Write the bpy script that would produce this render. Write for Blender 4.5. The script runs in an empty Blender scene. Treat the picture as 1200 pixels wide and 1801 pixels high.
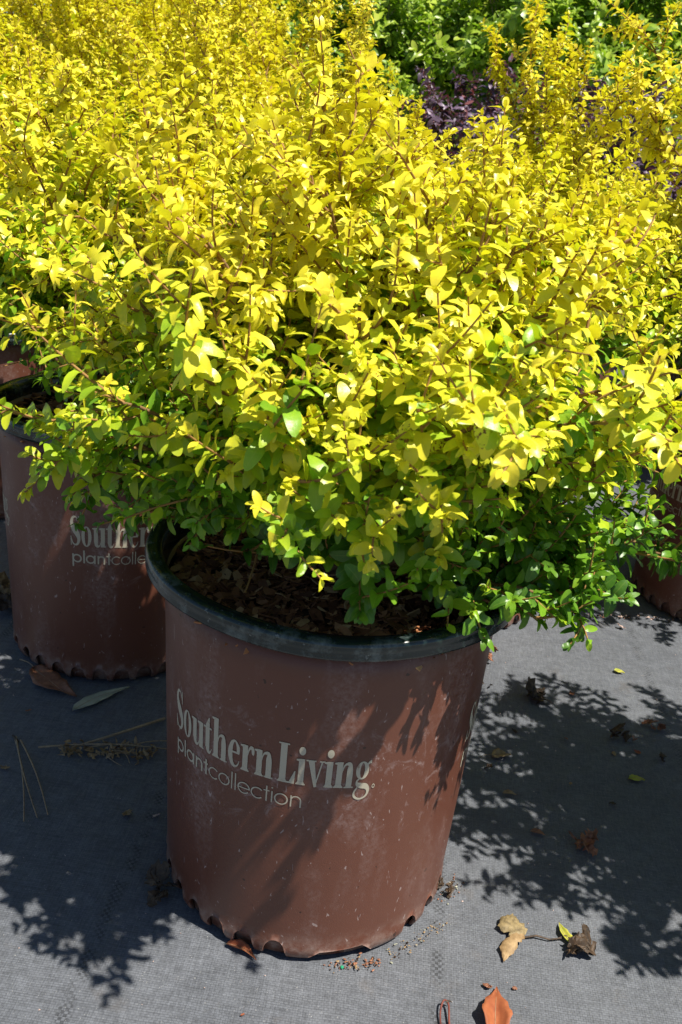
import bpy, bmesh, math, random
import numpy as np
from mathutils import Vector, Matrix

S = bpy.context.scene
COL = S.collection
R = math.radians

# ------------------------------------------------------------------ camera
cd = bpy.data.cameras.new("camera")
cam = bpy.data.objects.new("camera", cd); COL.objects.link(cam)
cd.sensor_fit = 'VERTICAL'; cd.sensor_height = 24.0
cd.lens = 1607.1 / 1801 * 24.0
cd.clip_start = 0.02; cd.clip_end = 400
fw = Vector((0.00131627, 0.92956135, -0.36866512))
rt = Vector((0.99471348, 0.03663783, 0.09593101))
up = Vector((-0.10268084, 0.36684244, 0.92459898))
cam.matrix_world = Matrix(((rt.x, up.x, -fw.x, 0.0), (rt.y, up.y, -fw.y, -0.73349),
                           (rt.z, up.z, -fw.z, 0.66153), (0, 0, 0, 1)))
cd.dof.use_dof = True; cd.dof.focus_distance = 0.82; cd.dof.aperture_fstop = 21.4 / 1.5
S.camera = cam

# ------------------------------------------------------------------ light
SUN_AZ, SUN_EL = 60.0, 64.0          # azimuth to the right of the camera side of the pot
sd = Vector((math.sin(R(SUN_AZ)) * math.cos(R(SUN_EL)), -math.cos(R(SUN_AZ)) * math.cos(R(SUN_EL)), math.sin(R(SUN_EL))))
w = bpy.data.worlds.new("World"); S.world = w; w.use_nodes = True
nt = w.node_tree; bg = nt.nodes["Background"]
sky = nt.nodes.new("ShaderNodeTexSky"); sky.sky_type = 'NISHITA'; sky.sun_disc = False
sky.sun_elevation = R(SUN_EL); sky.sun_rotation = math.atan2(sd.x, sd.y)
sky.air_density = 1.0; sky.dust_density = 0.4; sky.ozone_density = 3.5
nt.links.new(sky.outputs[0], bg.inputs[0]); bg.inputs[1].default_value = 0.058
sl = bpy.data.lights.new("sun", 'SUN'); sl.energy = 5.0; sl.angle = R(0.53); sl.color = (1.0, 0.94, 0.84)
so = bpy.data.objects.new("sun", sl); COL.objects.link(so)
so.rotation_euler = sd.to_track_quat('Z', 'Y').to_euler()
S.view_settings.view_transform = 'Standard'; S.view_settings.look = 'None'
S.view_settings.exposure = 0.66; S.view_settings.gamma = 1.0
S.render.engine = 'CYCLES'
S.cycles.max_bounces = 8; S.cycles.transmission_bounces = 6; S.cycles.diffuse_bounces = 4

# ------------------------------------------------------------------ helpers
def tag(o, label=None, cat=None, group=None, kind=None):
    if label: o['label'] = label
    if cat: o['category'] = cat
    if group: o['group'] = group
    if kind: o['kind'] = kind
    return o

def empty(name, loc, rz=0.0):
    o = bpy.data.objects.new(name, None); COL.objects.link(o)
    o.location = loc; o.rotation_euler = (0, 0, rz); o.empty_display_size = 0.05
    return o

def link(name, me, parent=None, loc=None):
    o = bpy.data.objects.new(name, me); COL.objects.link(o)
    if parent is not None: o.parent = parent
    if loc is not None: o.location = loc
    return o

def mesh_np(name, co, loops, counts, mats, smooth=True, attr=None, midx=None):
    me = bpy.data.meshes.new(name)
    co = np.asarray(co, np.float32); loops = np.asarray(loops, np.int32); counts = np.asarray(counts, np.int32)
    me.vertices.add(len(co)); me.vertices.foreach_set("co", co.ravel())
    me.loops.add(len(loops)); me.loops.foreach_set("vertex_index", loops)
    me.polygons.add(len(counts))
    st = np.zeros(len(counts), np.int32); st[1:] = np.cumsum(counts)[:-1]
    me.polygons.foreach_set("loop_start", st)
    me.polygons.foreach_set("loop_total", counts)
    if midx is not None: me.polygons.foreach_set("material_index", np.asarray(midx, np.int32))
    me.polygons.foreach_set("use_smooth", np.full(len(counts), smooth))
    for m in (mats if isinstance(mats, (list, tuple)) else [mats]): me.materials.append(m)
    if attr is not None:
        a = me.color_attributes.new("tint", 'FLOAT_COLOR', 'POINT')
        a.data.foreach_set("color", np.asarray(attr, np.float32).ravel())
    me.update(calc_edges=True); me.validate()
    return me

def nrm(a):
    return a / (np.linalg.norm(a, axis=-1, keepdims=True) + 1e-9)

# ------------------------------------------------------------------ materials
class NT:
    def __init__(s, name):
        s.m = bpy.data.materials.new(name); s.m.use_nodes = True
        s.t = s.m.node_tree; s.t.nodes.clear()
        s.out = s.n("ShaderNodeOutputMaterial")
    def n(s, kind, **kw):
        n = s.t.nodes.new(kind)
        for k, v in kw.items(): setattr(n, k, v)
        return n
    def l(s, a, b): s.t.links.new(a, b)
    def val(s, sock, v):
        if hasattr(v, 'is_linked'): s.l(v, sock)
        else: sock.default_value = v
    def math(s, op, a, b=0.0, c=None, clamp=False):
        n = s.n("ShaderNodeMath", operation=op, use_clamp=clamp); s.val(n.inputs[0], a); s.val(n.inputs[1], b)
        if c is not None: s.val(n.inputs[2], c)
        return n.outputs[0]
    def mix(s, f, a, b, mode='MIX'):
        n = s.n("ShaderNodeMix", data_type='RGBA', blend_type=mode)
        s.val(n.inputs[0], f)
        for i, v in ((6, a), (7, b)):
            if hasattr(v, 'is_linked'): s.l(v, n.inputs[i])
            else: n.inputs[i].default_value = (*v, 1) if len(v) == 3 else v
        return n.outputs[2]
    def noise(s, scale, detail=4, rough=.55, vec=None, dist=0.0):
        n = s.n("ShaderNodeTexNoise"); n.inputs['Scale'].default_value = scale
        n.inputs['Detail'].default_value = detail; n.inputs['Roughness'].default_value = rough
        n.inputs['Distortion'].default_value = dist
        if vec is not None: s.l(vec, n.inputs['Vector'])
        return n.outputs[0]
    def ramp(s, f, stops):
        n = s.n("ShaderNodeValToRGB"); s.l(f, n.inputs[0]); e = n.color_ramp.elements
        while len(e) < len(stops): e.new(0.5)
        for i, (p, c) in enumerate(stops):
            e[i].position = p; e[i].color = (*c, 1) if len(c) == 3 else c
        return n.outputs[0]
    def rng(s, v, a, b, c=0.0, d=1.0):
        n = s.n("ShaderNodeMapRange"); n.clamp = True; s.l(v, n.inputs[0])
        for i, q in enumerate((a, b, c, d)): n.inputs[i + 1].default_value = q
        return n.outputs[0]
    def bsdf(s, col, rough=.5, spec=.5, normal=None, surface=True):
        b = s.n("ShaderNodeBsdfPrincipled")
        if hasattr(col, 'is_linked'): s.l(col, b.inputs['Base Color'])
        else: b.inputs['Base Color'].default_value = (*col, 1)
        s.val(b.inputs['Roughness'], rough); s.val(b.inputs['Specular IOR Level'], spec)
        if normal is not None: s.l(normal, b.inputs['Normal'])
        if surface: s.l(b.outputs[0], s.out.inputs[0])
        return b
    def bump(s, h, strength=.5, dist=.001):
        n = s.n("ShaderNodeBump"); n.inputs['Strength'].default_value = strength
        n.inputs['Distance'].default_value = dist; s.l(h, n.inputs['Height']); return n.outputs[0]
    def obj(s): return s.n("ShaderNodeTexCoord").outputs['Object']

def leaf_mat(name, stops, spots=0.97, rough=.36, trans=.36, spec=.5, tboost=(.84, 1.0, .38)):
    t = NT(name)
    at = t.n("ShaderNodeAttribute", attribute_name="tint")
    sp = t.n("ShaderNodeSeparateColor"); t.l(at.outputs['Color'], sp.inputs[0])
    tone, rnd, across = sp.outputs[0], sp.outputs[1], sp.outputs[2]
    oc = t.obj()
    n1 = t.noise(260, 2, vec=oc)
    tn = t.math('ADD', tone, t.math('MULTIPLY', t.math('SUBTRACT', n1, .5), .16))
    col = t.ramp(tn, stops)
    br = t.rng(rnd, 0, 1, .82, 1.12)
    mul = t.n("ShaderNodeCombineColor")
    for i in range(3): t.l(br, mul.inputs[i])
    col = t.mix(1.0, col, mul.outputs[0], 'MULTIPLY')
    # pale midrib
    rib = t.rng(across, 0.0, .09, .35, 0.0)
    col = t.mix(rib, col, t.mix(.5, col, (.62, .62, .16)))
    # blemished leaves
    bl = t.math('MULTIPLY', t.rng(rnd, spots, spots + .004), t.rng(t.noise(420, 3, vec=oc), .53, .6))
    col = t.mix(bl, col, (.16, .07, .02))
    b = t.bsdf(col, rough, spec, t.bump(t.noise(500, 2, vec=oc), .25, .0006), surface=False)
    tr = t.n("ShaderNodeBsdfTranslucent")
    tc = t.mix(1.0, col, (*tboost, 1), 'MULTIPLY'); t.l(tc, tr.inputs[0])
    mx = t.n("ShaderNodeMixShader"); mx.inputs[0].default_value = trans
    t.l(b.outputs[0], mx.inputs[1]); t.l(tr.outputs[0], mx.inputs[2]); t.l(mx.outputs[0], t.out.inputs[0])
    return t.m

GOLD = [(0.0, (.075, .20, .02)), (.28, (.22, .44, .025)), (.50, (.46, .60, .03)), (.72, (.87, .80, .045)), (1.0, (.90, .76, .055))]
M_gold = leaf_mat("golden_leaf", GOLD)
M_green = leaf_mat("green_leaf", [(0, (.15, .28, .03)), (.5, (.34, .50, .045)), (1, (.60, .68, .09))], spots=.99, rough=.34, trans=.38, spec=.5)
M_purple = leaf_mat("purple_leaf", [(0, (.06, .04, .075)), (.75, (.19, .13, .21)), (1, (.22, .07, .07))], spots=.995, rough=.42, trans=.15, spec=.6, tboost=(1.3, .5, .5))

def bark_mat(name, c1, c2):
    t = NT(name); oc = t.obj()
    n = t.noise(90, 5, vec=oc)
    t.bsdf(t.mix(n, c1, c2), .75, .3, t.bump(n, .5, .001)); return t.m
M_stem = bark_mat("twig_bark", (.10, .055, .025), (.30, .17, .075))
M_redstem = bark_mat("reddish_twig", (.22, .10, .03), (.42, .25, .08))
M_greystem = bark_mat("grey_bark", (.12, .10, .07), (.38, .34, .27))

def plastic_mat():
    t = NT("brown_pot_plastic"); oc = t.obj()
    base = t.mix(t.noise(7, 4, vec=oc), (.114, .041, .025), (.153, .056, .033))
    mp = t.n("ShaderNodeMapping"); t.l(oc, mp.inputs[0]); mp.inputs[3].default_value = (1, 1, .35)
    haze = t.math('MULTIPLY', t.rng(t.noise(16, 6, .65, mp.outputs[0]), .52, .72), t.rng(t.noise(260, 3, .7, oc), .35, .7))
    col = t.mix(t.math('MULTIPLY', haze, .45), base, (.42, .33, .31))
    # rubbed whitish bands around the printing
    sep = t.n("ShaderNodeSeparateXYZ"); t.l(oc, sep.inputs[0]); z = sep.outputs[2]
    band = t.math('MULTIPLY', t.rng(z, .13, .165), t.rng(z, .262, .235))
    scuff = t.math('MULTIPLY', band, t.rng(t.noise(55, 8, .75, oc, .6), .55, .68))
    col = t.mix(t.math('MULTIPLY', scuff, .45), col, (.40, .32, .31))
    sc2 = t.rng(t.noise(150, 2, .4, mp.outputs[0], 2.5), .70, .74)
    col = t.mix(t.math('MULTIPLY', sc2, .5), col, (.5, .42, .40))
    low = t.math('MULTIPLY', t.rng(z, .035, .004), t.rng(t.noise(70, 6, .7, oc), .42, .62))
    col = t.mix(t.math('MULTIPLY', low, .6), col, (.36, .29, .25))
    dirt = t.rng(t.noise(110, 2, .5, oc), .735, .76)
    col = t.mix(t.math('MULTIPLY', dirt, .8), col, (.03, .015, .01))
    hgt = t.math('ADD', t.math('MULTIPLY', t.noise(26, 4, vec=oc), 3.0), t.noise(900, 2, vec=oc))
    t.bsdf(col, t.math('ADD', t.math('MULTIPLY', haze, .25), .40), .5, t.bump(hgt, .22, .0008))
    return t.m
M_pot = plastic_mat()

def rim_mat():
    t = NT("dark_green_rim_plastic"); oc = t.obj()
    n = t.noise(38, 6, .7, oc)
    col = t.mix(t.math('MULTIPLY', t.rng(n, .53, .68), .40), (.010, .020, .018), (.22, .27, .26))
    d = t.rng(t.noise(210, 3, .6, oc), .66, .72)
    col = t.mix(t.math('MULTIPLY', d, .5), col, (.30, .32, .30))
    t.bsdf(col, t.math('ADD', t.math('MULTIPLY', n, .25), .06), .6, t.bump(t.noise(60, 4, vec=oc), .18, .0008))
    return t.m
M_rim = rim_mat()

def paint_mat():
    t = NT("cream_print"); oc = t.obj()
    n = t.noise(120, 6, .7, oc)
    col = t.mix(t.rng(n, .60, .72), (.47, .43, .33), (.24, .15, .11))
    t.bsdf(col, .55, .4, t.bump(n, .1, .0004)); return t.m
M_paint = paint_mat()

def fabric_mat():
    t = NT("woven_ground_fabric"); oc = t.obj()
    mp = t.n("ShaderNodeMapping"); t.l(oc, mp.inputs[0]); mp.inputs[2].default_value = (0, 0, R(4))
    v = mp.outputs[0]
    wob = t.n("ShaderNodeVectorMath", operation='ADD')
    nz = t.n("ShaderNodeTexNoise"); nz.inputs['Scale'].default_value = 14; nz.inputs['Detail'].default_value = 2
    sc = t.n("ShaderNodeVectorMath", operation='SCALE'); sc.inputs[3].default_value = .006
    t.l(oc, nz.inputs['Vector']); t.l(nz.outputs['Color'], sc.inputs[0]); t.l(v, wob.inputs[0]); t.l(sc.outputs[0], wob.inputs[1])
    br = t.n("ShaderNodeTexBrick"); t.l(wob.outputs[0], br.inputs['Vector'])
    br.inputs['Scale'].default_value = 1.0; br.inputs['Brick Width'].default_value = .0042; br.inputs['Row Height'].default_value = .0022
    br.inputs['Mortar Size'].default_value = .00038; br.inputs['Mortar Smooth'].default_value = .6
    br.inputs['Color1'].default_value = (.75, .75, .75, 1); br.inputs['Color2'].default_value = (1, 1, 1, 1); br.inputs['Mortar'].default_value = (.40, .40, .40, 1)
    weave = br.outputs[0]
    mpx = t.n("ShaderNodeMapping"); t.l(v, mpx.inputs[0]); mpx.inputs[3].default_value = (1, .16, 1)
    mpy = t.n("ShaderNodeMapping"); t.l(v, mpy.inputs[0]); mpy.inputs[3].default_value = (.12, 1, 1)
    thr = t.math('ADD', t.noise(520, 2, .6, mpx.outputs[0]), t.noise(520, 2, .6, mpy.outputs[0]))
    big = t.noise(5, 5, .6, oc)
    mid = t.noise(38, 5, .6, oc)
    base = t.mix(t.rng(big, .3, .7), (.102, .111, .128), (.130, .139, .156))
    w3 = t.n("ShaderNodeRGBToBW"); t.l(weave, w3.inputs[0])
    k = t.math('MULTIPLY', t.math('ADD', t.math('MULTIPLY', w3.outputs[0], .55), .52), t.rng(thr, .7, 1.3, .70, 1.26))
    k = t.math('MULTIPLY', k, t.rng(mid, .3, .7, .88, 1.1))
    kk = t.n("ShaderNodeCombineColor")
    for i in range(3): t.l(k, kk.inputs[i])
    col = t.mix(1.0, base, kk.outputs[0], 'MULTIPLY')
    # worn coarse stripes where single dark warp tapes show
    sep = t.n("ShaderNodeSeparateXYZ"); t.l(v, sep.inputs[0])
    xs = t.math('ABSOLUTE', t.math('SUBTRACT', t.math('FRACT', t.math('DIVIDE', t.math('ADD', sep.outputs[0], .014), .30)), .5))
    stripe = t.rng(xs, .028, .012)
    ck = t.n("ShaderNodeTexChecker"); t.l(v, ck.inputs['Vector']); ck.inputs['Scale'].default_value = 330
    ck.inputs['Color1'].default_value = (0, 0, 0, 1); ck.inputs['Color2'].default_value = (1, 1, 1, 1)
    dk = t.math('MULTIPLY', t.math('MULTIPLY', stripe, ck.outputs['Fac']), t.rng(t.noise(60, 3, vec=oc), .42, .58))
    col = t.mix(t.math('MULTIPLY', dk, .75), col, (.03, .032, .036))
    # grains of sand and perlite dust caught in the weave
    gr = t.rng(t.noise(700, 1, .5, oc), .75, .78)
    col = t.mix(t.math('MULTIPLY', gr, .55), col, (.55, .54, .5))
    dirt = t.rng(t.noise(17, 6, .7, oc), .58, .75)
    col = t.mix(t.math('MULTIPLY', dirt, .35), col, (.12, .095, .07))
    h = t.math('ADD', t.math('ADD', w3.outputs[0], t.math('MULTIPLY', thr, .8)), t.math('MULTIPLY', t.noise(9, 3, .5, oc, .8), 9.0))
    t.bsdf(col, .58, .45, t.bump(h, .5, .0007)); return t.m
M_fabric = fabric_mat()

def simple(name, c1, c2, scale=120, rough=.6, spec=.4, bump=.4, trans=0.0):
    t = NT(name); oc = t.obj(); n = t.noise(scale, 5, .65, oc)
    b = t.bsdf(t.mix(t.rng(n, .35, .65), c1, c2), rough, spec, t.bump(n, bump, .001))
    if trans:
        tr = t.n("ShaderNodeBsdfTranslucent"); tr.inputs[0].default_value = (*c2, 1)
        mx = t.n("ShaderNodeMixShader"); mx.inputs[0].default_value = trans
        t.l(b.outputs[0], mx.inputs[1]); t.l(tr.outputs[0], mx.inputs[2]); t.l(mx.outputs[0], t.out.inputs[0])
    return t.m
M_brown = simple("dry_brown_leaf", (.15, .06, .03), (.34, .15, .08), 90)
M_orange = simple("dry_orange_leaf", (.30, .085, .035), (.45, .15, .06), 70, trans=.2)
M_pale = simple("pale_dry_leaf", (.27, .28, .20), (.42, .42, .31), 60)
M_tan = simple("tan_dry_leaf", (.20, .125, .055), (.38, .26, .13), 120)
M_straw = simple("straw", (.24, .17, .10), (.38, .28, .17), 200)
M_ylw = simple("yellow_fallen_leaf", (.32, .38, .05), (.55, .52, .08), 90, trans=.2)
M_dark = simple("dark_debris", (.025, .018, .012), (.09, .055, .03), 150)
M_stone = simple("pinkish_stone", (.42, .30, .25), (.6, .46, .4), 120)
M_soil = simple("potting_soil", (.018, .011, .007), (.07, .04, .022), 160, .9, .2, 1.0)
M_pril = simple("green_fertiliser_bead", (.02, .25, .12), (.03, .33, .17), 100, .3)

def chip_mat():
    t = NT("bark_chip")
    at = t.n("ShaderNodeAttribute", attribute_name="tint"); sp = t.n("ShaderNodeSeparateColor"); t.l(at.outputs['Color'], sp.inputs[0])
    oc = t.obj()
    col = t.ramp(t.math('ADD', sp.outputs[0], t.math('MULTIPLY', t.math('SUBTRACT', t.noise(300, 4, vec=oc), .5), .3)),
                 [(0, (.10, .036, .013)), (.4, (.30, .115, .042)), (.75, (.52, .23, .09)), (1, (.70, .43, .19))])
    t.bsdf(col, .7, .35, t.bump(t.noise(400, 4, vec=oc), .6, .0008)); return t.m
M_chip = chip_mat()

# ------------------------------------------------------------------ ground
def grid_sheet(name, x0, x1, y0, y1, nx, ny, z, mat, amp=0.0):
    xs = np.linspace(x0, x1, nx + 1); ys = np.linspace(y0, y1, ny + 1)
    X, Y = np.meshgrid(xs, ys)
    Z = z + amp * (np.sin(X * 5.1 + Y * 2.3) + np.sin(X * 2.7 - Y * 6.1 + 1.0) + .5 * np.sin(X * 13 + Y * 9))
    co = np.stack([X.ravel(), Y.ravel(), Z.ravel()], 1)
    i = (np.arange(ny)[:, None] * (nx + 1) + np.arange(nx)[None, :]).ravel()
    q = np.stack([i, i + 1, i + nx + 2, i + nx + 1], 1)
    return link(name, mesh_np(name, co, q.ravel(), np.full(len(q), 4), mat))
g = grid_sheet("ground", -120, 120, -60, 180, 8, 8, -0.03, simple("bare_ground", (.14, .11, .08), (.22, .18, .13), 6, .9, .2))
tag(g, kind='structure')
g = grid_sheet("ground_fabric", -3.6, 3.6, -2.4, 5.4, 180, 195, -0.0006, M_fabric, .0003)
tag(g, kind='structure')

# ------------------------------------------------------------------ pots
HH, RR, RT, RB = .337, .164, .1472, .1372
def wall_r(z): return RB + (RT - RB) * z / .317
def warp(th, z): return .0006 * np.sin(3 * th + 8 * z) * np.sin(th * 2 + 1)   # moulded wall is not perfectly round

def lathe(profile, n=144, fn=None):
    th = np.linspace(0, 2 * np.pi, n, endpoint=False)
    k = len(profile); co = []
    for r, z in profile:
        zz = np.full(n, z)
        co.append(np.stack([r * np.cos(th), r * np.sin(th), zz], 1))
    co = np.concatenate(co)
    if fn is not None: co = fn(co, th, k)
    j = np.arange(n); q = []
    for i in range(k - 1):
        q.append(np.stack([i * n + j, i * n + (j + 1) % n, (i + 1) * n + (j + 1) % n, (i + 1) * n + j], 1))
    q = np.concatenate(q)
    return co, q

def pot_wall_mesh():
    n = 720
    th = np.linspace(0, 2 * np.pi, n, endpoint=False)
    az = (np.degrees(np.arctan2(np.cos(th), -np.sin(th)))) % 360      # 0 faces the camera side
    zb = np.zeros(n)
    notch = [(-66, 4.2), (-54.5, 4.2), (-43, 4.0), (-31.5, 4.2), (-19.5, 4.3), (-7.5, 4.2), (47, 4.2), (60, 4.5), (73, 4.2), (-78, 4), (-90, 4)]
    notch += [(100 + 12 * k, 4.2) for k in range(14)]
    for c, hw in notch:
        d = np.abs((az - c + 180) % 360 - 180) / hw
        zb = np.maximum(zb, np.where(d < 1, .0215 * np.sqrt(np.clip(1 - d ** 2, 0, 1)) ** .6, 0))
    d = ((az - 17 + 180) % 360 - 180) / 13.5
    zb = np.maximum(zb, np.where(np.abs(d) < 1, .0115 * np.clip(1.25 * (1 - np.abs(d) ** 3), 0, 1) * 1.25 * (1 + .12 * d), 0))
    rows = [0, .004, .009, .0155, .02, .03, .06, .10, .15, .20, .25, .29, .315]
    co = []
    for z0 in rows:
        z = np.maximum(z0, zb) if z0 > 0 else zb
        z = z0 + np.maximum(zb - z0, 0)
        r = wall_r(z) + .0016 * np.exp(-((z - .012) / .006) ** 2) - .005 * np.clip(1 - z / .008, 0, 1) ** 2
        r = r + warp(th, z)
        co.append(np.stack([r * np.cos(th), r * np.sin(th), z], 1))
    # turn inwards under the edge, up the inside
    for dz, dr in ((0.0, -.0022), (.004, -.0026)):
        z = zb + dz; r = wall_r(z) - .005 * np.clip(1 - z / .008, 0, 1) ** 2 + dr
        co.insert(0, np.stack([r * np.cos(th), r * np.sin(th), z], 1))
    for z0, rr in ((.315, RT - .0025), (.02, RB - .0025)):
        co.append(np.stack([rr * np.cos(th), rr * np.sin(th), np.full(n, z0)], 1))
    k = len(co); co = np.concatenate(co); j = np.arange(n)
    q = np.concatenate([np.stack([i * n + j, i * n + (j + 1) % n, (i + 1) * n + (j + 1) % n, (i + 1) * n + j], 1) for i in range(k - 1)])
    return mesh_np("pot_wall", co, q.ravel(), np.full(len(q), 4), M_pot)

def pot_floor_mesh():
    co, q = lathe([(.0005, .016), (.06, .016), (.10, .0155), (.125, .021), (.1312, .022), (.1307, .002), (.123, .002), (.122, .012), (.0005, .0125)], 96)
    return mesh_np("pot_floor", co, q.ravel(), np.full(len(q), 4), M_pot)

def pot_rim_mesh():
    H = HH
    prof = [(RT + .0005, H - .024), (RT + .004, H - .0225), (RT + .0045, H - .0175), (RR - .004, H - .0168), (RR - .0012, H - .0158), (RR - .0004, H - .0135),
            (RR - .0016, H - .0115), (RR - .0012, H - .009), (RR, H - .0065), (RR - .0005, H - .003), (RR - .003, H - .0006), (RR - .0065, H),
            (RR - .0125, H - .0006), (RR - .0145, H - .0026), (RR - .0165, H - .0075), (RT - .0012, H - .016), (RT - .003, H - .030), (RT - .004, H - .09), (RT - .006, H - .092), (RT - .0008, H - .03)]
    def fn(co, th, k):
        co = co.reshape(k, -1, 3)
        co[:, :, 2] += (.0010 * np.sin(2 * th + .6) + .0006 * np.sin(5 * th))[None] * (np.arange(k) < 16)[:, None]
        s = 1 + .004 * np.sin(2 * th + 2.1) + .0015 * np.sin(7 * th)
        co[2:16, :, 0] *= s[None]; co[2:16, :, 1] *= s[None]
        return co.reshape(-1, 3)
    co, q = lathe(prof, 192, fn)
    return mesh_np("pot_rim", co, q.ravel(), np.full(len(q), 4), M_rim)

# ---- lettering, drawn as strokes (x, y in x-heights) and wrapped round the wall
def smooth(pts, k=6):
    p = np.array(pts, float); out = []
    q = np.vstack([2 * p[0] - p[1], p, 2 * p[-1] - p[-2]])
    for i in range(1, len(q) - 2):
        for s in np.arange(k) / k:
            out.append(.5 * ((2 * q[i]) + (-q[i - 1] + q[i + 1]) * s + (2 * q[i - 1] - 5 * q[i] + 4 * q[i + 1] - q[i + 2]) * s ** 2 + (-q[i - 1] + 3 * q[i] - 3 * q[i + 1] + q[i + 2]) * s ** 3))
    out.append(p[-1]); return np.array(out)
def strip(pts, sm=True):
    p = smooth(pts) if sm else np.array(pts, float)
    t = np.gradient(p[:, :2], axis=0); t /= np.linalg.norm(t, axis=1, keepdims=True) + 1e-9
    nn = np.stack([-t[:, 1], t[:, 0]], 1); wd = p[:, 2:3] / 2
    return np.stack([p[:, :2] + nn * wd, p[:, :2] - nn * wd], 1)
def ring(cx, cy, rx, ry, tx, ty, a0=0, a1=360, n=36):
    a = np.radians(np.linspace(a0, a1, n + 1)); c, s = np.cos(a), np.sin(a)
    o = np.stack([cx + rx * c, cy + ry * s], 1); i = np.stack([cx + (rx - tx) * c, cy + (ry - ty) * s], 1)
    return np.stack([o, i], 1)
def rect(x0, x1, y0, y1):
    ys = np.linspace(0, 1, 3); 
    if x1 - x0 > y1 - y0:
        xs = np.linspace(x0, x1, 7); return np.stack([np.stack([xs, xs * 0 + y1], 1), np.stack([xs, xs * 0 + y0], 1)], 1)
    yy = y0 + (y1 - y0) * ys; return np.stack([np.stack([yy * 0 + x0, yy], 1), np.stack([yy * 0 + x1, yy], 1)], 1)
def quad(a, b, c, d): return np.array([[a, b], [d, c]], float)
def dot(cx, cy, rx, ry):
    a = np.linspace(0, np.pi, 13); return np.stack([np.stack([cx - rx * np.cos(a), cy + ry * np.sin(a)], 1), np.stack([cx - rx * np.cos(a), cy - ry * np.sin(a)], 1)], 1)
W_ = .34
def vstem(x, y0, y1, top='flag', foot=True, w=W_):
    o = [rect(x, x + w, y0, y1)]
    if foot: o.append(rect(x - .10, x + w + .10, y0, y0 + .055)); o.append(quad((x - .001, y0 + .13), (x + w + .001, y0 + .13), (x + w + .07, y0 + .05), (x - .07, y0 + .05)))
    if top == 'flag': o.append(quad((x - .14, y1 - .02), (x + .08, y1), (x + .08, y1 - .12), (x - .14, y1 - .075)))
    if top == 'bar': o.append(rect(x - .12, x + w + .12, y1 - .055, y1))
    return o
def arch(x, xr, y=1.0):
    return [strip([(x, .62, .05), (x + .10, .86, .07), (x + .26, y - .06, .11), (x + .42, y - .10, .20), (xr + W_ / 2 - .01, .72, W_ * .95), (xr + W_ / 2, .55, W_), (xr + W_ / 2, .3, W_)]),
            ] + [rect(xr, xr + W_, 0, .32), rect(xr - .10, xr + W_ + .10, 0, .055)]
G = {
 'S': (1.02, [strip([(.80, 1.16, .05), (.72, 1.36, .09), (.52, 1.47, .08), (.30, 1.40, .16), (.20, 1.18, .27), (.30, .93, .36), (.54, .72, .40), (.76, .50, .34), (.80, .28, .26), (.68, .08, .15), (.48, .02, .08), (.26, .10, .09), (.15, .34, .05)]),
              rect(.80, .87, 1.04, 1.52), rect(.08, .15, -.02, .46)]),
 'o': (.98, [ring(.46, .5, .44, .53, .29, .06)]),
 'u': (1.12, [rect(.12, .12 + W_, .24, 1), quad((-.02, .98), (.16, 1), (.16, .88), (-.02, .925)), strip([(.12 + W_ / 2, .3, W_), (.33, .13, .27), (.46, .04, .13), (.60, .08, .08), (.72, .26, .05)]),
              rect(.70, .70 + W_, 0, 1), quad((.56, .98), (.74, 1), (.74, .88), (.56, .925)), rect(1.0, 1.12, 0, .06)]),
 't': (.72, [rect(.16, .16 + W_, .2, 1.05), quad((.16, 1.04), (.42, 1.36), (.50, 1.36), (.50, 1.04)), rect(.0, .66, .93, 1.0), strip([(.16 + W_ / 2, .26, W_), (.38, .1, .25), (.50, .03, .12), (.60, .09, .06), (.67, .2, .04)])]),
 'h': (1.20, vstem(.12, 0, 1.52) + arch(.44, .72)),
 'e': (.90, [strip([(.72, .56, .20), (.70, .78, .20), (.50, .99, .07), (.28, .86, .20), (.17, .5, .31), (.28, .16, .22), (.50, .02, .10), (.70, .10, .07), (.81, .28, .04)]), rect(.17, .80, .52, .59)]),
 'r': (.90, vstem(.12, 0, 1) + [strip([(.44, .62, .05), (.52, .84, .08), (.64, .95, .13), (.76, .90, .18), (.78, .76, .17), (.76, .70, .10)])]),
 'n': (1.20, vstem(.12, 0, 1) + arch(.44, .72)),
 'L': (1.15, vstem(.18, 0, 1.5, 'bar', True, .38) + [rect(.3, 1.08, 0, .07), quad((.78, .07), (1.06, .50), (1.12, .50), (1.08, .0))]),
 'i': (.58, vstem(.12, 0, 1) + [dot(.28, 1.30, .19, .16)]),
 'v': (1.02, [quad((.06, 1), (.42, 1), (.66, .0), (.50, -.02)), quad((.84, 1), (.92, 1), (.58, -.02), (.50, -.02)), rect(-.04, .52, .945, 1), rect(.72, 1.04, .945, 1)]),
 'g': (1.05, [ring(.42, .66, .38, .35, .25, .06), strip([(.66, .86, .08), (.78, .96, .10), (.90, .99, .13)]),
              strip([(.30, .36, .06), (.16, .24, .10), (.22, .12, .18), (.46, .07, .22), (.74, .03, .22), (.88, -.12, .18), (.82, -.32, .10), (.58, -.44, .07), (.30, -.44, .08), (.08, -.32, .12), (.08, -.16, .10), (.22, .0, .07)])]),
 '*': (.3, [ring(.14, .02, .09, .085, .035, .035)]),
 ' ': (.16, []),
}
t_, k_ = .20, .12
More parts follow.
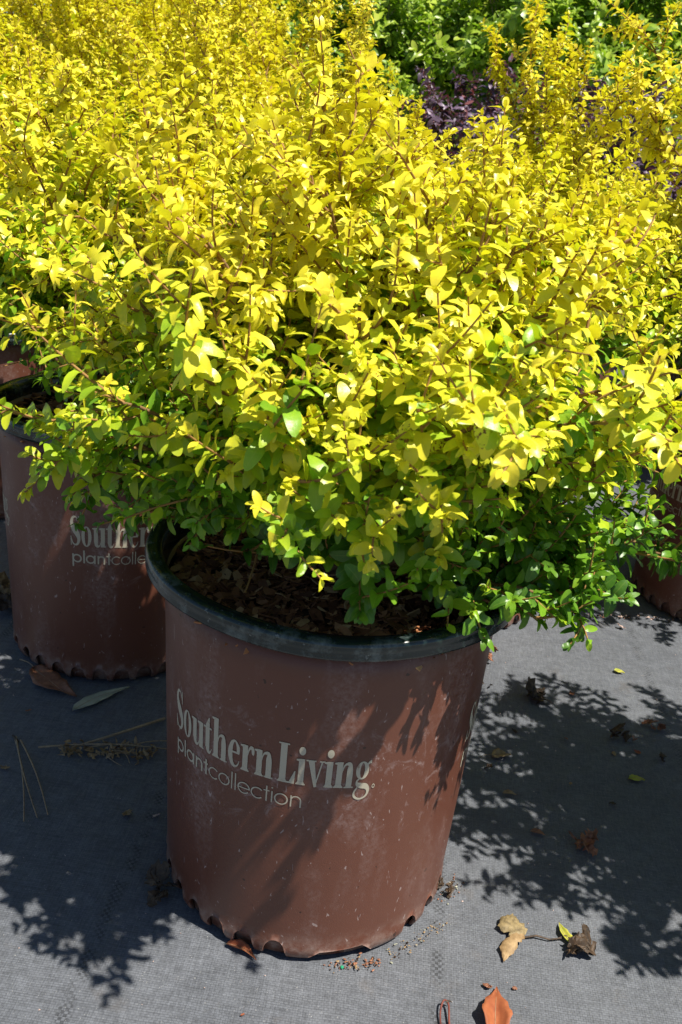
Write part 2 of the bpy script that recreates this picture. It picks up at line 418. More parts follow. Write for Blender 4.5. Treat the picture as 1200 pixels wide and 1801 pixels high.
def sans(c, w):
    ro = lambda cx, a0=0, a1=360: ring(cx, .5, .5, .5, w, w, a0, a1)
    return {'p': (1.16, [ro(.56), rect(.04, .04 + w, -.5, 1)]), 'l': (.30, [rect(.06, .06 + w, 0, 1.5)]),
            'a': (1.16, [ro(.52), rect(1.02 - w + .02, 1.04, 0, 1)]),
            'n': (.98, [rect(.08, .08 + w, 0, 1), ring(.47, .60, .39, .40, w, w, 0, 180), rect(.86 - w, .86, 0, .62)]),
            't': (.52, [rect(.18, .18 + w, 0, 1.35), rect(.0, .44, .9, .9 + w * .9)]),
            'c': (.96, [ro(.5, 42, 318)]), 'o': (1.08, [ro(.5)]),
            'e': (1.06, [ro(.5, 0, 322), rect(w * .6, .99, .5 - w * .5, .5 + w * .45)]),
            'i': (.28, [rect(.06, .06 + w, 0, 1), dot(.06 + w / 2, 1.3, w * .62, w * .62)])}[c]
def lettering_mesh(start_deg):
    co, qs, off, cnt = [], [], 0, [0]
    def put(pieces, x0, sx, z0, sz):
        nonlocal off
        for pc in pieces:
            X = x0 + pc[..., 0] * sx; Z = z0 + pc[..., 1] * sz
            cnt[0] += 1; eps = .00035 + (cnt[0] % 7) * .00004
            a = np.radians(start_deg) + X / .1455
            r = wall_r(Z) + warp(a - np.pi / 2, Z) + eps
            P = np.stack([r * np.sin(a), -r * np.cos(a), Z], -1).reshape(-1, 3)
            co.append(P); m = len(pc)
            for i in range(m - 1): qs.append((off + 2 * i, off + 2 * i + 1, off + 2 * i + 3, off + 2 * i + 2))
            off += len(P)
    tot = sum(G[c][0] for c in 'Southern Living')
    sx = np.radians(75.5) * .1455 / tot; x = 0
    for c in 'Southern Living*':
        put(G[c][1], x, sx, .1935, .0253); x += G[c][0] * sx
    word = [(c, .165) for c in 'plant'] + [(c, .10) for c in 'collection']
    tot = sum(sans(c, w_)[0] for c, w_ in word); sx = np.radians(53.5) * .1455 / tot; x = np.radians(.8) * .1455
    for c, w_ in word:
        ad, pc = sans(c, w_); put(pc, x, sx, .1705, .0113); x += ad * sx
    q = np.array(qs); return mesh_np("lettering", np.concatenate(co), q.ravel(), np.full(len(q), 4), M_paint, smooth=False)

POT = dict(wall=pot_wall_mesh(), floor=pot_floor_mesh(), rim=pot_rim_mesh())
LET = [lettering_mesh(-56.5 + 120 * k) for k in range(3)]
POTGROUP = "brown nursery pots standing on the ground fabric"
def pot(x, y, rz, label):
    e = empty("nursery_pot", (x, y, 0), R(rz)); tag(e, label, "plant pot", POTGROUP)
    link("wall", POT['wall'], e); link("base", POT['floor'], e); link("rim", POT['rim'], e)
    for m in LET: link("lettering", m, e)
    return e

def mulch_mesh(seed, n, rad=.1440, big=1.0):
    rs = np.random.RandomState(seed)
    # soil disc with uneven surface, then bark chips lying on it
    nr, na = 14, 60; co = []; loops = []; counts = []; tint = []
    for i in range(nr + 1):
        r = rad * i / nr + .0004; a = np.linspace(0, 2 * np.pi, na, endpoint=False)
        z = .002 * np.sin(7 * a + i) + .0025 * np.sin(3 * a - i * .9) + rs.randn(na) * .0012 + .010 * (1 - (r / rad)) ** 1.5
        co.append(np.stack([r * np.cos(a), r * np.sin(a), z], 1))
    co = np.concatenate(co); j = np.arange(na)
    q = np.concatenate([np.stack([i * na + j, i * na + (j + 1) % na, (i + 1) * na + (j + 1) % na, (i + 1) * na + j], 1) for i in range(nr)])
    midx = [0] * len(q); V = [co]; L = [q.ravel()]; C = [np.full(len(q), 4)]; T = [np.tile([.05, .5, .5, 1], (len(co), 1))]; off = len(co)
    r = rad * np.sqrt(rs.rand(n)) * .985; a = rs.rand(n) * 2 * np.pi
    P = np.stack([r * np.cos(a), r * np.sin(a), .010 * (1 - r / rad) ** 1.5 + .001 + rs.rand(n) * .007], 1)
    ln = (.0035 + .0075 * rs.rand(n) ** 1.8) * big; wd = ln * (.28 + .5 * rs.rand(n)); cr = ln * rs.uniform(-.35, .35, n)
    az = rs.rand(n) * 2 * np.pi; A = nrm(np.stack([np.cos(az), np.sin(az), rs.randn(n) * .35], 1))
    N = nrm(np.stack([rs.randn(n) * .5, rs.randn(n) * .5, np.ones(n)], 1)); B = nrm(np.cross(N, A)); N = np.cross(A, B)
    tm = [(-1, -.5), (-1, .4), (0, -1), (0, 1), (1, -.7), (.8, .5)]
    vv = np.zeros((n, 12, 3))
    for k, (u, v) in enumerate(tm):
        ju = u + rs.uniform(-.3, .3, n); jv = v * rs.uniform(.5, 1.2, n)
        base = P + A * (ju * ln)[:, None] + B * (jv * wd)[:, None] + N * (cr * (u * u - .5))[:, None]
        vv[:, k] = base + N * (ln * .06)[:, None]; vv[:, k + 6] = base - N * (ln * .06)[:, None]
    f = np.array([[0, 2, 3, 1], [2, 4, 5, 3], [7, 9, 8, 6], [9, 11, 10, 8], [0, 1, 7, 6], [1, 3, 9, 7], [3, 5, 11, 9], [5, 4, 10, 11], [4, 2, 8, 10], [2, 0, 6, 8]])
    F = (f[None] + (off + 12 * np.arange(n))[:, None, None]).reshape(-1, 4)
    V.append(vv.reshape(-1, 3)); L.append(F.ravel()); C.append(np.full(len(F), 4)); midx += [1] * len(F)
    tn = np.clip(rs.rand(n) ** 1.3, 0, 1); T.append(np.repeat(np.stack([tn, tn, tn, np.ones(n)], 1), 12, 0))
    return mesh_np("bark_mulch", np.concatenate(V), np.concatenate(L), np.concatenate(C), [M_soil, M_chip], smooth=False, attr=np.concatenate(T), midx=midx)

# ------------------------------------------------------------------ shrubs
HI = (np.array([.06, .22, .45, .68, .86, .965]), np.array([.42, .84, 1.0, .93, .67, .34]))
LO = (np.array([.14, .46, .80, .96]), np.array([.66, 1.0, .76, .34]))
def leaves_mesh(name, Lv, mat, hi=True, wr=.56):
    P, A, N, ln, tone, rnd, curl, fold, wj = Lv
    n = len(P); us, ws = HI if hi else LO; k = len(us)
    B = nrm(np.cross(N, A)); N = np.cross(A, B)
    rs = np.random.RandomState(n)
    wave = rs.uniform(-.10, .10, n); tw = rs.uniform(-.35, .35, n)
    nv = 2 + 3 * k; co = np.zeros((n, nv, 3)); at = np.ones((n, nv, 4))
    at[:, :, 0] = tone[:, None]; at[:, :, 1] = rnd[:, None]; at[:, :, 2] = 0
    def pt(u, v, wv):
        w_ = wv * ln * wr * wj * .5
        droop = -curl * (u ** 2) * ln
        x = u * ln * (1 - .18 * np.abs(curl) * u)
        side = v * w_ * np.cos(fold)
        lift = np.abs(v) * w_ * np.sin(fold) + wave * ln * np.sin(u * 9) * v + tw * u * v * w_
        return P + A * x[:, None] + B * side[:, None] + N * (droop + lift)[:, None]
    co[:, 0] = pt(0, 0, 0)
    for i in range(k):
        for j, v in enumerate((-1, 0, 1)):
            co[:, 1 + 3 * i + j] = pt(us[i], v, ws[i]); at[:, 1 + 3 * i + j, 2] = abs(v)
    co[:, nv - 1] = pt(1.0, 0, 0)
    fl = [(0, 2, 1), (0, 3, 2)]
    for i in range(k - 1):
        b = 1 + 3 * i; fl += [(b, b + 1, b + 4, b + 3), (b + 1, b + 2, b + 5, b + 4)]
    b = 1 + 3 * (k - 1); fl += [(b, b + 1, nv - 1), (b + 1, b + 2, nv - 1)]
    one = np.array([x for f in fl for x in f]); cn = np.array([len(f) for f in fl])
    loops = (one[None] + (nv * np.arange(n))[:, None]).ravel()
    return mesh_np(name, co.reshape(-1, 3), loops, np.tile(cn, n), mat, attr=at.reshape(-1, 4))

def tubes_mesh(name, lines, mat):
    V, F, off = [], [], 0
    for pts, r0, r1, sides in lines:
        k = len(pts); t = nrm(np.gradient(pts, axis=0))
        ref = np.array([.31, .52, .79]); u = nrm(np.cross(t, ref)); v = np.cross(t, u)
        rr = np.linspace(r0, r1, k); a = np.arange(sides) * 2 * np.pi / sides
        ringp = pts[:, None] + (u[:, None] * np.cos(a)[None, :, None] + v[:, None] * np.sin(a)[None, :, None]) * rr[:, None, None]
        V.append(ringp.reshape(-1, 3)); i = np.arange(k - 1)[:, None] * sides; j = np.arange(sides)[None]; j2 = (j + 1) % sides
        F.append(np.stack([i + j, i + j2, i + sides + j2, i + sides + j], -1).reshape(-1, 4) + off); off += k * sides
    F = np.concatenate(F)
    return mesh_np(name, np.concatenate(V), F.ravel(), np.full(len(F), 4), mat)

UP = np.array([0, 0, 1.0])
def grow(seed, targets, base=(0, 0, .315), leaf=.0190, node=.0093, blen=.12, nb=.021, twigs=3, tonefn=None, thick=.0028, droop=0.0, keep=None, smin=.25, upk=.35, face=0.0):
    rs = np.random.RandomState(seed); base = np.array(base)
    main, br = [], []; LP = []
    def bez(p0, p1, p2, k):
        t = np.linspace(0, 1, k)[:, None]; return (1 - t) ** 2 * p0 + 2 * t * (1 - t) * p1 + t * t * p2
    def leafy(pts, f0, size, phase):
        seg = np.linalg.norm(np.diff(pts, axis=0), axis=1); s = np.concatenate([[0], np.cumsum(seg)]); Ltot = s[-1]
        if Ltot < .006: return
        d = np.arange(max(Ltot * f0, .006), Ltot, node * rs.uniform(.85, 1.15))
        d = np.append(d, Ltot)
        if len(d) == 0: return
        P = np.stack([np.interp(d, s, pts[:, i]) for i in range(3)], 1)
        T = nrm(np.stack([np.interp(d, (s[1:] + s[:-1]) / 2, np.diff(pts[:, i]) / (seg + 1e-9)) for i in range(3)], 1))
        X = nrm(np.cross(T, UP + rs.randn(3) * .2)); Y = np.cross(T, X)
        ang = phase + np.arange(len(d)) * np.pi / 2 + rs.randn(len(d)) * .25
        tipf = np.clip((Ltot - d) / .03, 0, 1); shoot = rs.randn() * .13
        for sg in (0, np.pi):
            a = ang + sg + rs.randn(len(d)) * .2
            Sd = X * np.cos(a)[:, None] + Y * np.sin(a)[:, None]
            A = nrm(Sd * (.45 + .5 * tipf)[:, None] + T * (.85 - .35 * tipf)[:, None] + UP * .10 + rs.randn(len(d), 3) * .12)
            N = T * .55 + UP * .75 + rs.randn(len(d), 3) * .22
            if face: N = N * .45 + nrm((P - base) * np.array([1, 1, .3])) * face + rs.randn(len(d), 3) * .3
            N = nrm(N - (N * A).sum(1, keepdims=True) * A)
            sz = size * (.50 + .5 * tipf ** .7) * rs.uniform(.78, 1.18, len(d))
            if droop: A = nrm(A - UP * droop)
            LP.append((P, A, N, sz, .16 * (1 - tipf) + shoot))
    for T in targets:
        T = np.asarray(T, float); size = leaf; 
        b0 = base + np.array([rs.uniform(-.02, .02), rs.uniform(-.02, .02), 0])
        D = T - b0; ln = np.linalg.norm(D)
        ctrl = b0 + D * .34 + UP * .20 * ln + rs.randn(3) * .05 * ln
        k = 14; pts = bez(b0, ctrl, T, k); pts[1:-1] += rs.randn(k - 2, 3) * .0025
        main.append((pts, thick * rs.uniform(.7, 1.1), .0011, 6)); leafy(pts, .55, size, rs.rand() * 6)
        s = np.linspace(0, 1, k)
        m = max(3, int(ln * (1 - smin) / nb))
        for q in range(m):
            f = smin + (1 - smin) * (q + rs.rand()) / m
            p = np.array([np.interp(f, s, pts[:, i]) for i in range(3)])
            tg = nrm(pts[min(k - 1, int(f * (k - 1)) + 1)] - pts[int(f * (k - 1))] if f < .99 else pts[-1] - pts[-2])
            sd_ = nrm(np.cross(tg, rs.randn(3)))
            out = p - (base + UP * .05); out = out / (np.linalg.norm(out) + 1e-6)
            dr = nrm(sd_ * .8 + tg * .55 + out * .35 + UP * upk * rs.rand())
            l = blen * rs.uniform(.45, 1.1) * (1.15 - .55 * f)
            e = p + dr * l + UP * l * rs.uniform(-.1, .25); c = p + dr * l * .5
            if keep is not None and not keep(e[None], rs)[0]: continue
            bp = bez(p, c + rs.randn(3) * .12 * l, e, 8)
            br.append((bp, .0014, .0006, 4)); leafy(bp, .22, size * rs.uniform(.85, 1.05), rs.rand() * 6)
            for z in range(rs.randint(0, twigs + 1)):
                g = rs.uniform(.2, .9); p2 = np.array([np.interp(g * 7, np.arange(8), bp[:, i]) for i in range(3)])
                d2 = nrm(dr * .6 + nrm(np.cross(dr, rs.randn(3))) * .8 + UP * .25); l2 = l * rs.uniform(.25, .6)
                tp = bez(p2, p2 + d2 * l2 * .5, p2 + d2 * l2 + UP * l2 * .15, 5)
                br.append((tp, .0009, .0005, 4)); leafy(tp, .12, size * rs.uniform(.75, 1.0), rs.rand() * 6)
    P = np.concatenate([x[0] for x in LP]); A = np.concatenate([x[1] for x in LP]); N = np.concatenate([x[2] for x in LP]); sz = np.concatenate([x[3] for x in LP]); yg = np.concatenate([x[4] for x in LP])
    n = len(P)
    if keep is not None:
        kk = keep(P + A * sz[:, None] * .7, rs); P, A, N, sz, yg = P[kk], A[kk], N[kk], sz[kk], yg[kk]; n = len(P)
    tone = np.clip(tonefn(P, rs) + yg - .04, .02, .98)
    return main, br, (P, A, N, sz, tone, rs.rand(n), rs.uniform(.05, .95, n), rs.uniform(.0, .62, n), rs.uniform(.85, 1.15, n))

def clear_pot(Lv, rin=.152, ztop=HH):
    """drop leaves that would grow through the pot wall"""
    P, A, _, ln = Lv[:4]; keep = np.ones(len(P), bool)
    for f in (.0, .5, 1.0):
        Q = P + A * (ln * f)[:, None]; r = np.hypot(Q[:, 0], Q[:, 1])
        keep &= ~((Q[:, 2] < ztop + .004) & (r > .135) & (r < .172)) & (Q[:, 2] > .02)
    return tuple(x[keep] for x in Lv)

def gold_tone(top, low=.36, rad=.3, bias=0.0, steep=1.0):
    def f(P, rs):
        h = (P[:, 2] - low) / (top - low); r = np.hypot(P[:, 0], P[:, 1]) / rad
        e = steep * h + .16 * r - .40 * (steep - 1) + .06
        s = np.sin(P[:, 0] * 23 + P[:, 1] * 9 + 1) * np.sin(P[:, 1] * 19 - P[:, 2] * 21) * .08
        return np.clip(e + s + rs.randn(len(P)) * .10 + bias, .02, .98)
    return f

def dome(seed, n, rx, ry, top, low=.36, cx=0, cy=0, elmin=.0):
    rs = np.random.RandomState(seed); T = []
    for i in range(n):
        a = i * 2.39996 + rs.rand() * .5; s = elmin + (1 - elmin) * ((i + .5) / n)      # 0 rim .. 1 top
        el = math.asin(s); k = rs.uniform(.82, 1.08)
        T.append((cx + rx * math.cos(el) * math.cos(a) * k, cy + ry * math.cos(el) * math.sin(a) * k, low + (top - low) * math.sin(el) * rs.uniform(.9, 1.05)))
    return T

GG = "golden leaved shrubs growing in the nursery pots"
def shrub(name, loc, meshes, label, cat="shrub", group=GG, rz=0.0, sc=1.0, sz=None):
    e = empty(name, loc, R(rz)); e.scale = (sc, sc, sz or sc); tag(e, label, cat, group)
    link("branches", meshes[0], e); link("foliage", meshes[1], e)
    if len(meshes) > 2: link("trunk", meshes[2], e)
    return e
def build_gold(seed, targets, top, rad=.3, leaf=.0190, hi=True, bias=.01, steep=1.0, **kw):
    main, br, Lv = grow(seed, targets, leaf=leaf, tonefn=gold_tone(top, rad=rad, bias=bias, steep=steep), **kw)
    Lv = clear_pot(Lv)
    rs = np.random.RandomState(seed + 500)
    for k in range(4):      # the old thick stems at the foot
        a = k * 1.7 + rs.rand(); q = np.array([math.cos(a), math.sin(a), 0])
        main.append((np.array([[0, 0, .300], [0, 0, .325], [0, 0, .36], [0, 0, .42]]) + q * np.array([[.006], [.010], [.022], [.05]]) + rs.randn(4, 3) * .003, .0085 - .001 * k, .0035, 8))
    print("leaves", len(Lv[0]))
    return (tubes_mesh("branches", br, M_redstem), leaves_mesh("foliage", Lv, M_gold, hi), tubes_mesh("trunk", main, M_stem))

A_, B_ = np.array([.487, .22]), np.array([.2, .62])
# --- the near shrub
def skirt(Q, rs):
    # the foot of the shrub is bare of leaves over the mulch, except at its right side where low sprays hang out
    y = np.clip(-Q[:, 1] + .03, 0, 1)
    thr = np.where(Q[:, 0] < -.05, .343 + .33 * y, np.where(Q[:, 0] < .10, .332 + .19 * y, .325 + .05 * y)) - .02 * np.clip(-Q[:, 0] - .08, 0, 1) / .1 + .03 * rs.rand(len(Q)) - .02
    return (Q[:, 2] > thr) | (rs.rand(len(Q)) < .05)
front = dome(3, 46, .26, .23, .655, .44, 0, .0)
front += [(.30, .0, .36), (.335, .09, .33), (.20, -.10, .375), (.155, -.125, .35), (.085, -.26, .545), (.17, -.20, .53),
          (.165, -.06, .372), (.172, -.09, .362), (.188, -.02, .368), (.15, -.115, .368), (.205, -.06, .36), (.01, -.16, .465), (-.035, -.13, .43), (-.03, -.10, .41), (.10, -.12, .43), (-.24, .08, .345), (-.16, .0, .37), (-.20, -.05, .42), (-.10, -.12, .42),
          (-.02, .02, .68), (-.05, .10, .70), (-.14, 0, .60), (-.24, .10, .52), (.10, -.04, .64), (.24, .10, .62), (.06, -.24, .48), (-.06, -.2, .48)]
near = build_gold(11, front, .70, leaf=.0178, node=.0084, keep=skirt, nb=.0150, bias=-.01, steep=1.28)
# --- neighbours, each its own growth
def open_foot(Q, rs):
    return (Q[:, 2] > .35 + .42 * np.clip(-Q[:, 1] - .02, 0, 1) + .02 * rs.rand(len(Q))) | (rs.rand(len(Q)) < .03)
left_m = build_gold(12, dome(5, 40, .28, .25, .70, .455) + [(.14, -.16, .42), (-.05, -.14, .47)], .72, keep=open_foot)
right_m = build_gold(13, dome(6, 44, .29, .27, .70, .42) + [(.14, 0, .76)], .72, keep=open_foot)
far_a = build_gold(14, dome(7, 40, .28, .28, .74, .44) + [(-.31, .05, .90), (-.24, -.08, .83), (-.34, -.10, .80), (-.20, .12, .85)], .76, hi=False)
far_b = build_gold(15, dome(8, 40, .31, .30, .74, .38) + [(-.14, 0, .96), (-.07, .04, .93), (-.20, .03, .87), (-.02, -.05, .86), (-.11, -.10, .86), (.06, 0, .86)], .80, hi=False, leaf=.020, node=.0098)
far_c = build_gold(16, dome(9, 42, .33, .33, .95, .38) + [(.1, 0, 1.06), (-.15, .05, 1.04), (.2, .15, 1.0), (-.22, -.1, 1.02), (.0, -.2, 1.03)], .95, bias=.07, hi=False, leaf=.020, node=.0098)
side_m = build_gold(17, dome(10, 42, .30, .27, .70, .38), .70, hi=False)
M1, M2 = mulch_mesh(1, 2600), mulch_mesh(2, 700, big=1.4)

PL = [  # x, y, mesh, rz, scale, heightscale, pot rz, label shrub, label pot
 (0, 0, near, 0, 1, 1, 0, "nearest golden shrub, rooted in the front brown pot, sprays hanging over its green rim", "front brown pot with its whole printed name in view, green rim full of bark mulch"),
 (B_[0]-A_[0]-.009, B_[1]-A_[1]-.004, left_m, 0, 1, 1, 48.5, "golden shrub spilling over the rim of the second pot at the left edge", "brown pot at the left edge, half hidden behind the front pot, with streaks of sun"),
 (.185, .62, right_m, 0, 1, 1, 200, "golden shrub directly behind the nearest one, rooted in the mostly hidden middle pot", "brown pot mostly hidden behind the front pot's right side"),
 (.66, .71, far_a, 0, 1, .97, 75, "golden shrub at the right edge with two upright shoots against the hedge", "dark shaded brown pot at the right edge beyond the patch of lit fabric"),
 (-.635, .86, far_a, 60, 1, 1.0, 20, "golden shrub at the left edge behind the second pot's shrub", "brown pot at the left edge glimpsed through leaves behind the second pot"),
 (-.087, 1.02, far_a, -15, 1, 1.0, 60, "golden shrub in the third row straight behind the nearest shrub's left side", None),
 (.40, 1.24, far_b, 0, .96, .97, 10, "golden shrub with a tall lone spray standing up in front of the purple leaves", None),
 (-.86, 1.20, far_c, 40, 1, .98, 0, "tall golden shrub at the left edge, with bare reddish shoots sticking up", None),
 (-.37, 1.42, far_c, 150, 1, .97, 0, "tall golden shrub in the upper left with thin dark upright stems", None),
 (.113, 1.64, far_b, 90, 1, .74, 0, "low golden shrub at the near foot of the green hedge, left of the purple leaves", None),
 (-.17, 2.04, far_c, 260, 1, .98, 0, "tall golden shrub whose right side meets the green hedge", None),
 (-.66, 1.82, far_c, 310, 1, 1.06, 0, "tall golden shrub in the far block, a little in from the left edge", None),
 (-1.15, 1.60, far_c, 200, 1, 1.02, 0, "tall golden shrub cut by the left edge in the far block", None),
 (-.46, 2.44, far_c, 20, 1, 1.13, 0, "golden shrub far back at the top of the photo, next to the hedge", None),
 (-.95, 2.22, far_c, 100, 1, 1.12, 0, "golden shrub far back in the top left corner", None),
 (-.75, 2.84, far_c, 180, 1, 1.22, 0, "golden shrub farthest back of the block, seen at the very top", None),
 (-1.25, 2.6, far_c, 240, 1, 1.2, 0, "golden shrub farthest back at the left, mostly hidden by the ones before it", None),
 (.635, .01, side_m, 0, 1, 1, 180, "small golden shrub to the right of the front pot, throwing the leafy shade there", "brown pot to the right of the front pot, beyond the picture's edge"),
]
far_words = ["third row, behind the nearest shrub", "shaded foot of the shrub with the lone spray", "left edge of the tall yellow block", "dark upright stems in the upper left",
             "foot of the hedge, under the low golden shrub", "where the tall block meets the green hedge", "second from the left in the tall block", "cut by the left edge in the tall block",
             "back of the block next to the hedge", "top left corner of the block", "very last row of the block", "last row at the left of the block"]
fi = 0
for i, (x, y, me, rz, sc, sz, prz, ls, lp) in enumerate(PL):
    if lp is None:
        lp = "brown pot hidden by leaves, " + far_words[fi]; fi += 1
    pot(x, y, prz, lp)
    shrub("golden_shrub", (x, y, 0), me, ls, rz=rz, sc=sc, sz=sz)
    if i < 5 or i == len(PL) - 1:
        m = link("bark_mulch", M1 if i == 0 else M2, None, (x, y, HH - .034))
        tag(m, "bark mulch filling the " + ("front brown pot" if i == 0 else "pot: " + lp), "mulch", kind='stuff')

# --- purple and green shrubs beyond
def build_other(seed, targets, mat, smat, base, leaf, node, tone, droop=0.0, wr=.5, **kw):
    main, br, Lv = grow(seed, targets, base=base, leaf=leaf, node=node, tonefn=tone, droop=droop, **kw)
    print("leaves", len(Lv[0]))
    return (tubes_mesh("branches", br, smat), leaves_mesh("foliage", Lv, mat, False, wr), tubes_mesh("trunk", main, smat))
rt_ = lambda a, b: (lambda P, rs: np.clip(a + b * rs.randn(len(P)), .02, .98))
pur = build_other(31, dome(21, 30, .34, .34, .90, .34), M_purple, M_stem, (0, 0, .30), .030, .014, rt_(.5, .25), droop=.25, blen=.13, twigs=2, nb=.026)
for x, y, rz, sc, lb in ((.31, 2.30, 0, 1.04, "purple leaved shrub just left of the lone golden spray"), (.60, 1.88, 80, 1.0, "purple leaved shrub between the two tall golden sprays"), (.93, 1.50, 190, .98, "purple leaved shrub at the right edge behind the golden leaves"), (1.02, 2.15, 250, 1.02, "purple leaved shrub farthest back at the right, under the hedge")):
    shrub("purple_shrub", (x, y, 0), pur, lb, "shrub", "purple leaved shrubs before the hedge", rz, sc)
    pot(x, y, rz, "brown pot under the " + lb.replace("purple leaved shrub", "purple shrub"))
def hedge_tone(P, rs): return np.clip(.40 + .25 * np.sin(P[:, 0] * 9 + P[:, 2] * 7) * np.sin(P[:, 1] * 8 + P[:, 2] * 5) + .2 * rs.randn(len(P)), .02, .98)
hed = build_other(41, dome(31, 46, .56, .50, 1.36, .62), M_green, M_greystem, (0, 0, .02), .050, .026, hedge_tone, blen=.28, twigs=4, nb=.029, thick=.010, smin=.35, face=.5, wr=.52)
hed2 = build_other(42, dome(32, 46, .58, .50, 1.42, .60), M_green, M_greystem, (0, 0, .02), .044, .024, hedge_tone, blen=.28, twigs=4, nb=.029, thick=.010, smin=.35, face=.5, wr=.62)
for x, y, rz, sc, me, lb in ((-.05, 3.35, 0, 1, hed, "green hedge shrub at the top middle, where the yellow block ends"), (.62, 3.20, 60, 1, hed2, "green hedge shrub above the left purple leaves"), (1.25, 3.05, 130, 1.03, hed, "green hedge shrub at the top right, over the tall upright golden shoot"),
                         (1.85, 2.95, 30, 1.05, hed2, "green hedge shrub cut by the right edge"), (.25, 4.1, 200, 1.35, hed2, "green hedge shrub in the second line behind the middle one"), (1.0, 3.95, 280, 1.35, hed, "green hedge shrub in the second line behind the right one"), (1.75, 3.8, 310, 1.35, hed2, "green hedge shrub in the second line at the right edge"), (-.9, 3.9, 310, 1.35, hed, "green hedge shrub hidden behind the tall yellow block")):
    shrub("hedge_shrub", (x, y, 0), me, lb, "shrub", "green shrubs forming the hedge", rz, sc)

# ------------------------------------------------------------------ fallen leaves and bits
def flat_leaf(name, p0, p1, width, mat, label, cat="dead leaf", z=.002, curl=.0, fold=.35, bend=.10, tip=1.0, seed=0, stem=0.0, group=None, lift=0.0):
    """a dry leaf lying on the ground from stalk end p0 to tip p1, with folded and wavy blade of real thickness"""
    rs = np.random.RandomState(seed + 5); p0 = np.array(p0, float); p1 = np.array(p1, float)
    L = np.linalg.norm(p1 - p0); ax = (p1 - p0) / L; sd_ = np.array([-ax[1], ax[0]])
    nu, nv = 14, 6; top = []
    ph = rs.rand(4) * 6
    for i in range(nu + 1):
        u = i / nu; wv = width / 2 * (math.sin(math.pi * u ** .72) ** (.75 + .5 * u) if 0 < u < 1 else .02)
        wv *= 1 + .08 * math.sin(u * 23 + ph[0])
        cx = bend * L * math.sin(math.pi * u)
        for j in range(nv + 1):
            v = -1 + 2 * j / nv
            ang = curl * v
            lat = (math.sin(ang) / curl if curl > .01 else v) * wv
            h = abs(v) * wv * fold + (wv * (1 - math.cos(ang)) / curl if curl > .01 else 0) + .07 * width * math.sin(u * 7 + ph[1]) * math.sin(v * 3 + ph[2]) + lift * L * u * u
            top.append((p0[0] + ax[0] * L * u + sd_[0] * (lat + cx), p0[1] + ax[1] * L * u + sd_[1] * (lat + cx), z + h + .05 * width + .0004))
    top = np.array(top); top[:, 2] += max(0, .0012 - top[:, 2].min())
    bot = top - np.array([0, 0, .0004]); m = len(top); W1 = nv + 1; q = []
    for i in range(nu):
        for j in range(nv):
            a = i * W1 + j; q.append((a, a + W1, a + W1 + 1, a + 1)); q.append((m + a, m + a + 1, m + a + W1 + 1, m + a + W1))
    edge = [j for j in range(W1)] + [i * W1 + nv for i in range(1, nu + 1)] + [nu * W1 + j for j in range(nv - 1, -1, -1)] + [i * W1 for i in range(nu - 1, 0, -1)]
    for a, b in zip(edge, edge[1:] + edge[:1]): q.append((a, b, m + b, m + a))
    q = np.array(q); c = np.array([p0[0], p0[1], 0]); co = np.concatenate([top, bot]) - c
    e = empty(name, tuple(c)); tag(e, label, cat, group)
    link("blade", mesh_np("blade", co, q.ravel(), np.full(len(q), 4), mat), e)
    zc = top[nv // 2][2]
    pts = np.array([[-ax[0] * stem * L * (1 - s) + sd_[0] * .12 * stem * L * math.sin(3 * s), -ax[1] * stem * L * (1 - s) + sd_[1] * .12 * stem * L * math.sin(3 * s), zc * s + .0015 * (1 - s)] for s in np.linspace(0, 1, 7)] +
                   [[ax[0] * L * s + sd_[0] * bend * L * math.sin(math.pi * s), ax[1] * L * s + sd_[1] * bend * L * math.sin(math.pi * s), top[int(round(s * nu)) * W1 + nv // 2][2] + .0002] for s in (.15, .3, .5, .7, .9)])
    link("stalk", tubes_mesh("stalk", [(pts, max(.0004, width * .025), .0002, 5)], M_straw), e)
    return e

